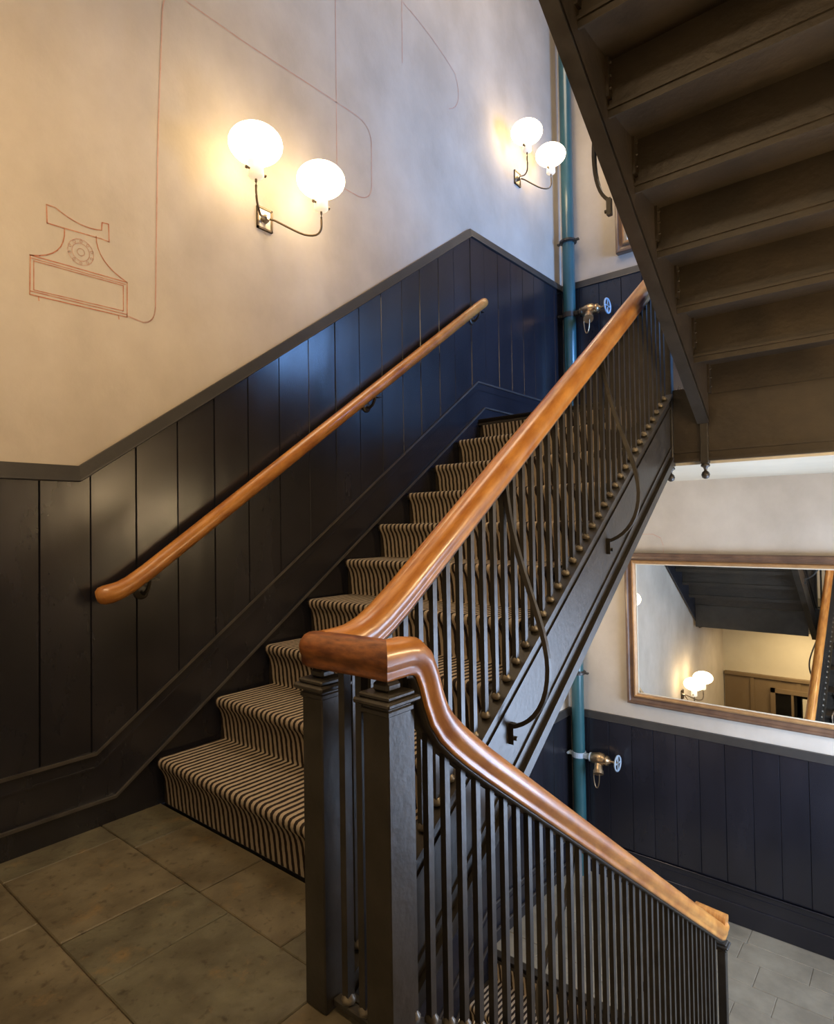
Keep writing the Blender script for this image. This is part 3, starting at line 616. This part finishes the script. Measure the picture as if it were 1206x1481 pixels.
# ---------------------------------------------------------------- chalk drawings on the plaster
XW = -0.0188
def ribbon(mb, pts, wd):
    pts = [V((0, *p)) for p in pts]
    for a, b_ in zip(pts[:-1], pts[1:]):
        t = (b_-a).normalized(); n = V((0, -t.z, t.y))*wd/2; e_ = t*wd*0.3
        mb.add([(XW, *(a-e_+n)[1:]), (XW, *(b_+e_+n)[1:]), (XW, *(b_+e_-n)[1:]), (XW, *(a-e_-n)[1:])], [(0, 1, 2, 3)])
def bez(p0, p1, p2, n=8): return [tuple((1-t)**2*a+2*t*(1-t)*b_+t*t*c for a, b_, c in zip(p0, p1, p2)) for t in [k/n for k in range(n+1)]]
T = thing('wall_drawing', (XW, -0.3, 2.15), 'red chalk outline of an old dial telephone on the plaster', 'drawing')
mb = MB(); W_ = 0.0042
ribbon(mb, [(-0.422, 2.337), (-0.420, 2.268), (-0.365, 2.270), (-0.225, 2.277), (-0.195, 2.275), (-0.197, 2.346), (-0.222, 2.343), (-0.224, 2.312)], W_)
ribbon(mb, bez((-0.224, 2.312), (-0.30, 2.288), (-0.392, 2.337)) + [(-0.422, 2.337)], W_)
part('receiver_outline', mb, 'chalk', T)
mb = MB()
ribbon(mb, bez((-0.360, 2.268), (-0.355, 2.155), (-0.473, 2.130)), W_); ribbon(mb, bez((-0.245, 2.280), (-0.245, 2.180), (-0.124, 2.133)), W_)
ribbon(mb, [(-0.478, 2.130), (-0.124, 2.133), (-0.125, 1.990), (-0.478, 1.985), (-0.476, 2.130)], W_)
ribbon(mb, [(-0.465, 2.112), (-0.14, 2.115), (-0.140, 2.012), (-0.465, 2.005), (-0.465, 2.112)], W_*0.8)
ribbon(mb, [(-0.473, 2.120), (-0.130, 2.123)], W_*0.7); ribbon(mb, [(-0.478, 1.998), (-0.125, 2.001)], W_*0.8)
ribbon(mb, [(-0.45, 1.985), (-0.448, 1.97)], W_); ribbon(mb, [(-0.16, 1.989), (-0.158, 1.974)], W_)
part('body_outline', mb, 'chalk', T)
mb = MB()
for R_ in (0.050, 0.034, 0.014): ribbon(mb, [(-0.302+R_*0.95*math.cos(2*PI*k/20), 2.198+R_*math.sin(2*PI*k/20)) for k in range(21)], 0.0026)
for k in range(10):
    a = 2*PI*k/10+0.3; cy, cz = -0.302+0.042*math.cos(a), 2.198+0.042*math.sin(a)
    ribbon(mb, [(cy+0.005*math.cos(b_), cz+0.005*math.sin(b_)) for b_ in [2*PI*q/6 for q in range(7)]], 0.002)
part('dial_outline', mb, 'chalk_faint', T)
T = thing('wall_drawing', (XW, 0.5, 3.2), 'long faded red chalk line looping round the near wall lamp', 'drawing')
mb = MB()
ribbon(mb, [(-0.125, 1.995), (-0.06, 1.985)] + bez((-0.06, 1.985), (-0.01, 1.99), (-0.005, 2.06)) + [(0.004, 2.5), (0.013, 2.845), (0.035, 3.36)] + bez((0.035, 3.36), (0.04, 3.49), (0.16, 3.478)) + [(0.45, 3.475), (1.05, 3.497), (1.20, 3.50)] + bez((1.20, 3.50), (1.325, 3.50), (1.332, 3.40)) + [(1.330, 3.15)] + bez((1.330, 3.15), (1.33, 3.045), (1.22, 3.03)) + [(1.07, 3.03)], 0.0055)
part('cable_line', mb, 'chalk_faint', T)
T = thing('wall_drawing', (XW, 1.2, 3.8), 'fine faded vertical chalk line above the near lamp', 'drawing')
mb = MB(); ribbon(mb, [(1.06, 4.9), (1.055, 3.9), (1.05, 3.03)], 0.005)
part('cable_line', mb, 'chalk_faint', T)
T = thing('wall_drawing', (XW, 1.7, 4.1), 'faint hooked chalk line high up between the two wall lamps', 'drawing')
mb = MB()
ribbon(mb, [(1.636, 4.9), (1.627, 4.05)], 0.005); part('cable_line', mb, 'chalk_faint', T)
mb = MB(); ribbon(mb, [(1.64, 4.45)] + bez((1.64, 4.45), (1.95, 4.42), (2.2, 4.3)) + bez((2.2, 4.3), (2.3, 4.1), (2.12, 4.01)), 0.005)
part('cable_line', mb, 'chalk_faint', T)
T = thing('wall_drawing', (0.7, YF+0.018, 1.1), 'faint chalk line on the far wall above the large mirror', 'drawing')
mb = MB()
q = [(0.62, 1.02), (0.74, 1.02), (0.80, 0.99), (0.82, 0.93), (0.82, 0.87)]
for a, b_ in zip(q[:-1], q[1:]):
    mb.add([(a[0], YF+0.0188, a[1]+0.002), (b_[0]+0.002, YF+0.0188, b_[1]+0.002), (b_[0]-0.002, YF+0.0188, b_[1]-0.002), (a[0], YF+0.0188, a[1]-0.002)], [(0, 1, 2, 3)])
part('cable_line', mb, 'chalk_faint', T)

# ---------------------------------------------------------------- unseen fittings added to house the three added fill lamps
for (x, y, z, a, b_, h_, lab) in ((1.5, -0.95, 3.385, 1.2, 0.5, 0.15, 'added flat fill light above the near landing, unseen'),
                                  (1.1, 1.6, 6.355, 1.6, 1.6, 0.14, 'added large square fill light at the top of the stairwell, unseen'),
                                  (1.5, -0.75, -0.325, 1.6, 0.6, 0.12, 'added flat fill light under the near landing, unseen')):
    t = thing('added_fill_light', (x, y, z), lab, 'lamp')
    part('housing', MB().box(x-a/2, x+a/2, y-b_/2, y+b_/2, z+0.005, z+h_), 'cream', t)
    part('rim', MB().box(x-a/2-0.02, x-a/2, y-b_/2-0.02, y+b_/2+0.02, z-0.02, z+0.05).box(x+a/2, x+a/2+0.02, y-b_/2-0.02, y+b_/2+0.02, z-0.02, z+0.05).box(x-a/2, x+a/2, y-b_/2-0.02, y-b_/2, z-0.02, z+0.05).box(x-a/2, x+a/2, y+b_/2, y+b_/2+0.02, z-0.02, z+0.05), 'cream', t)
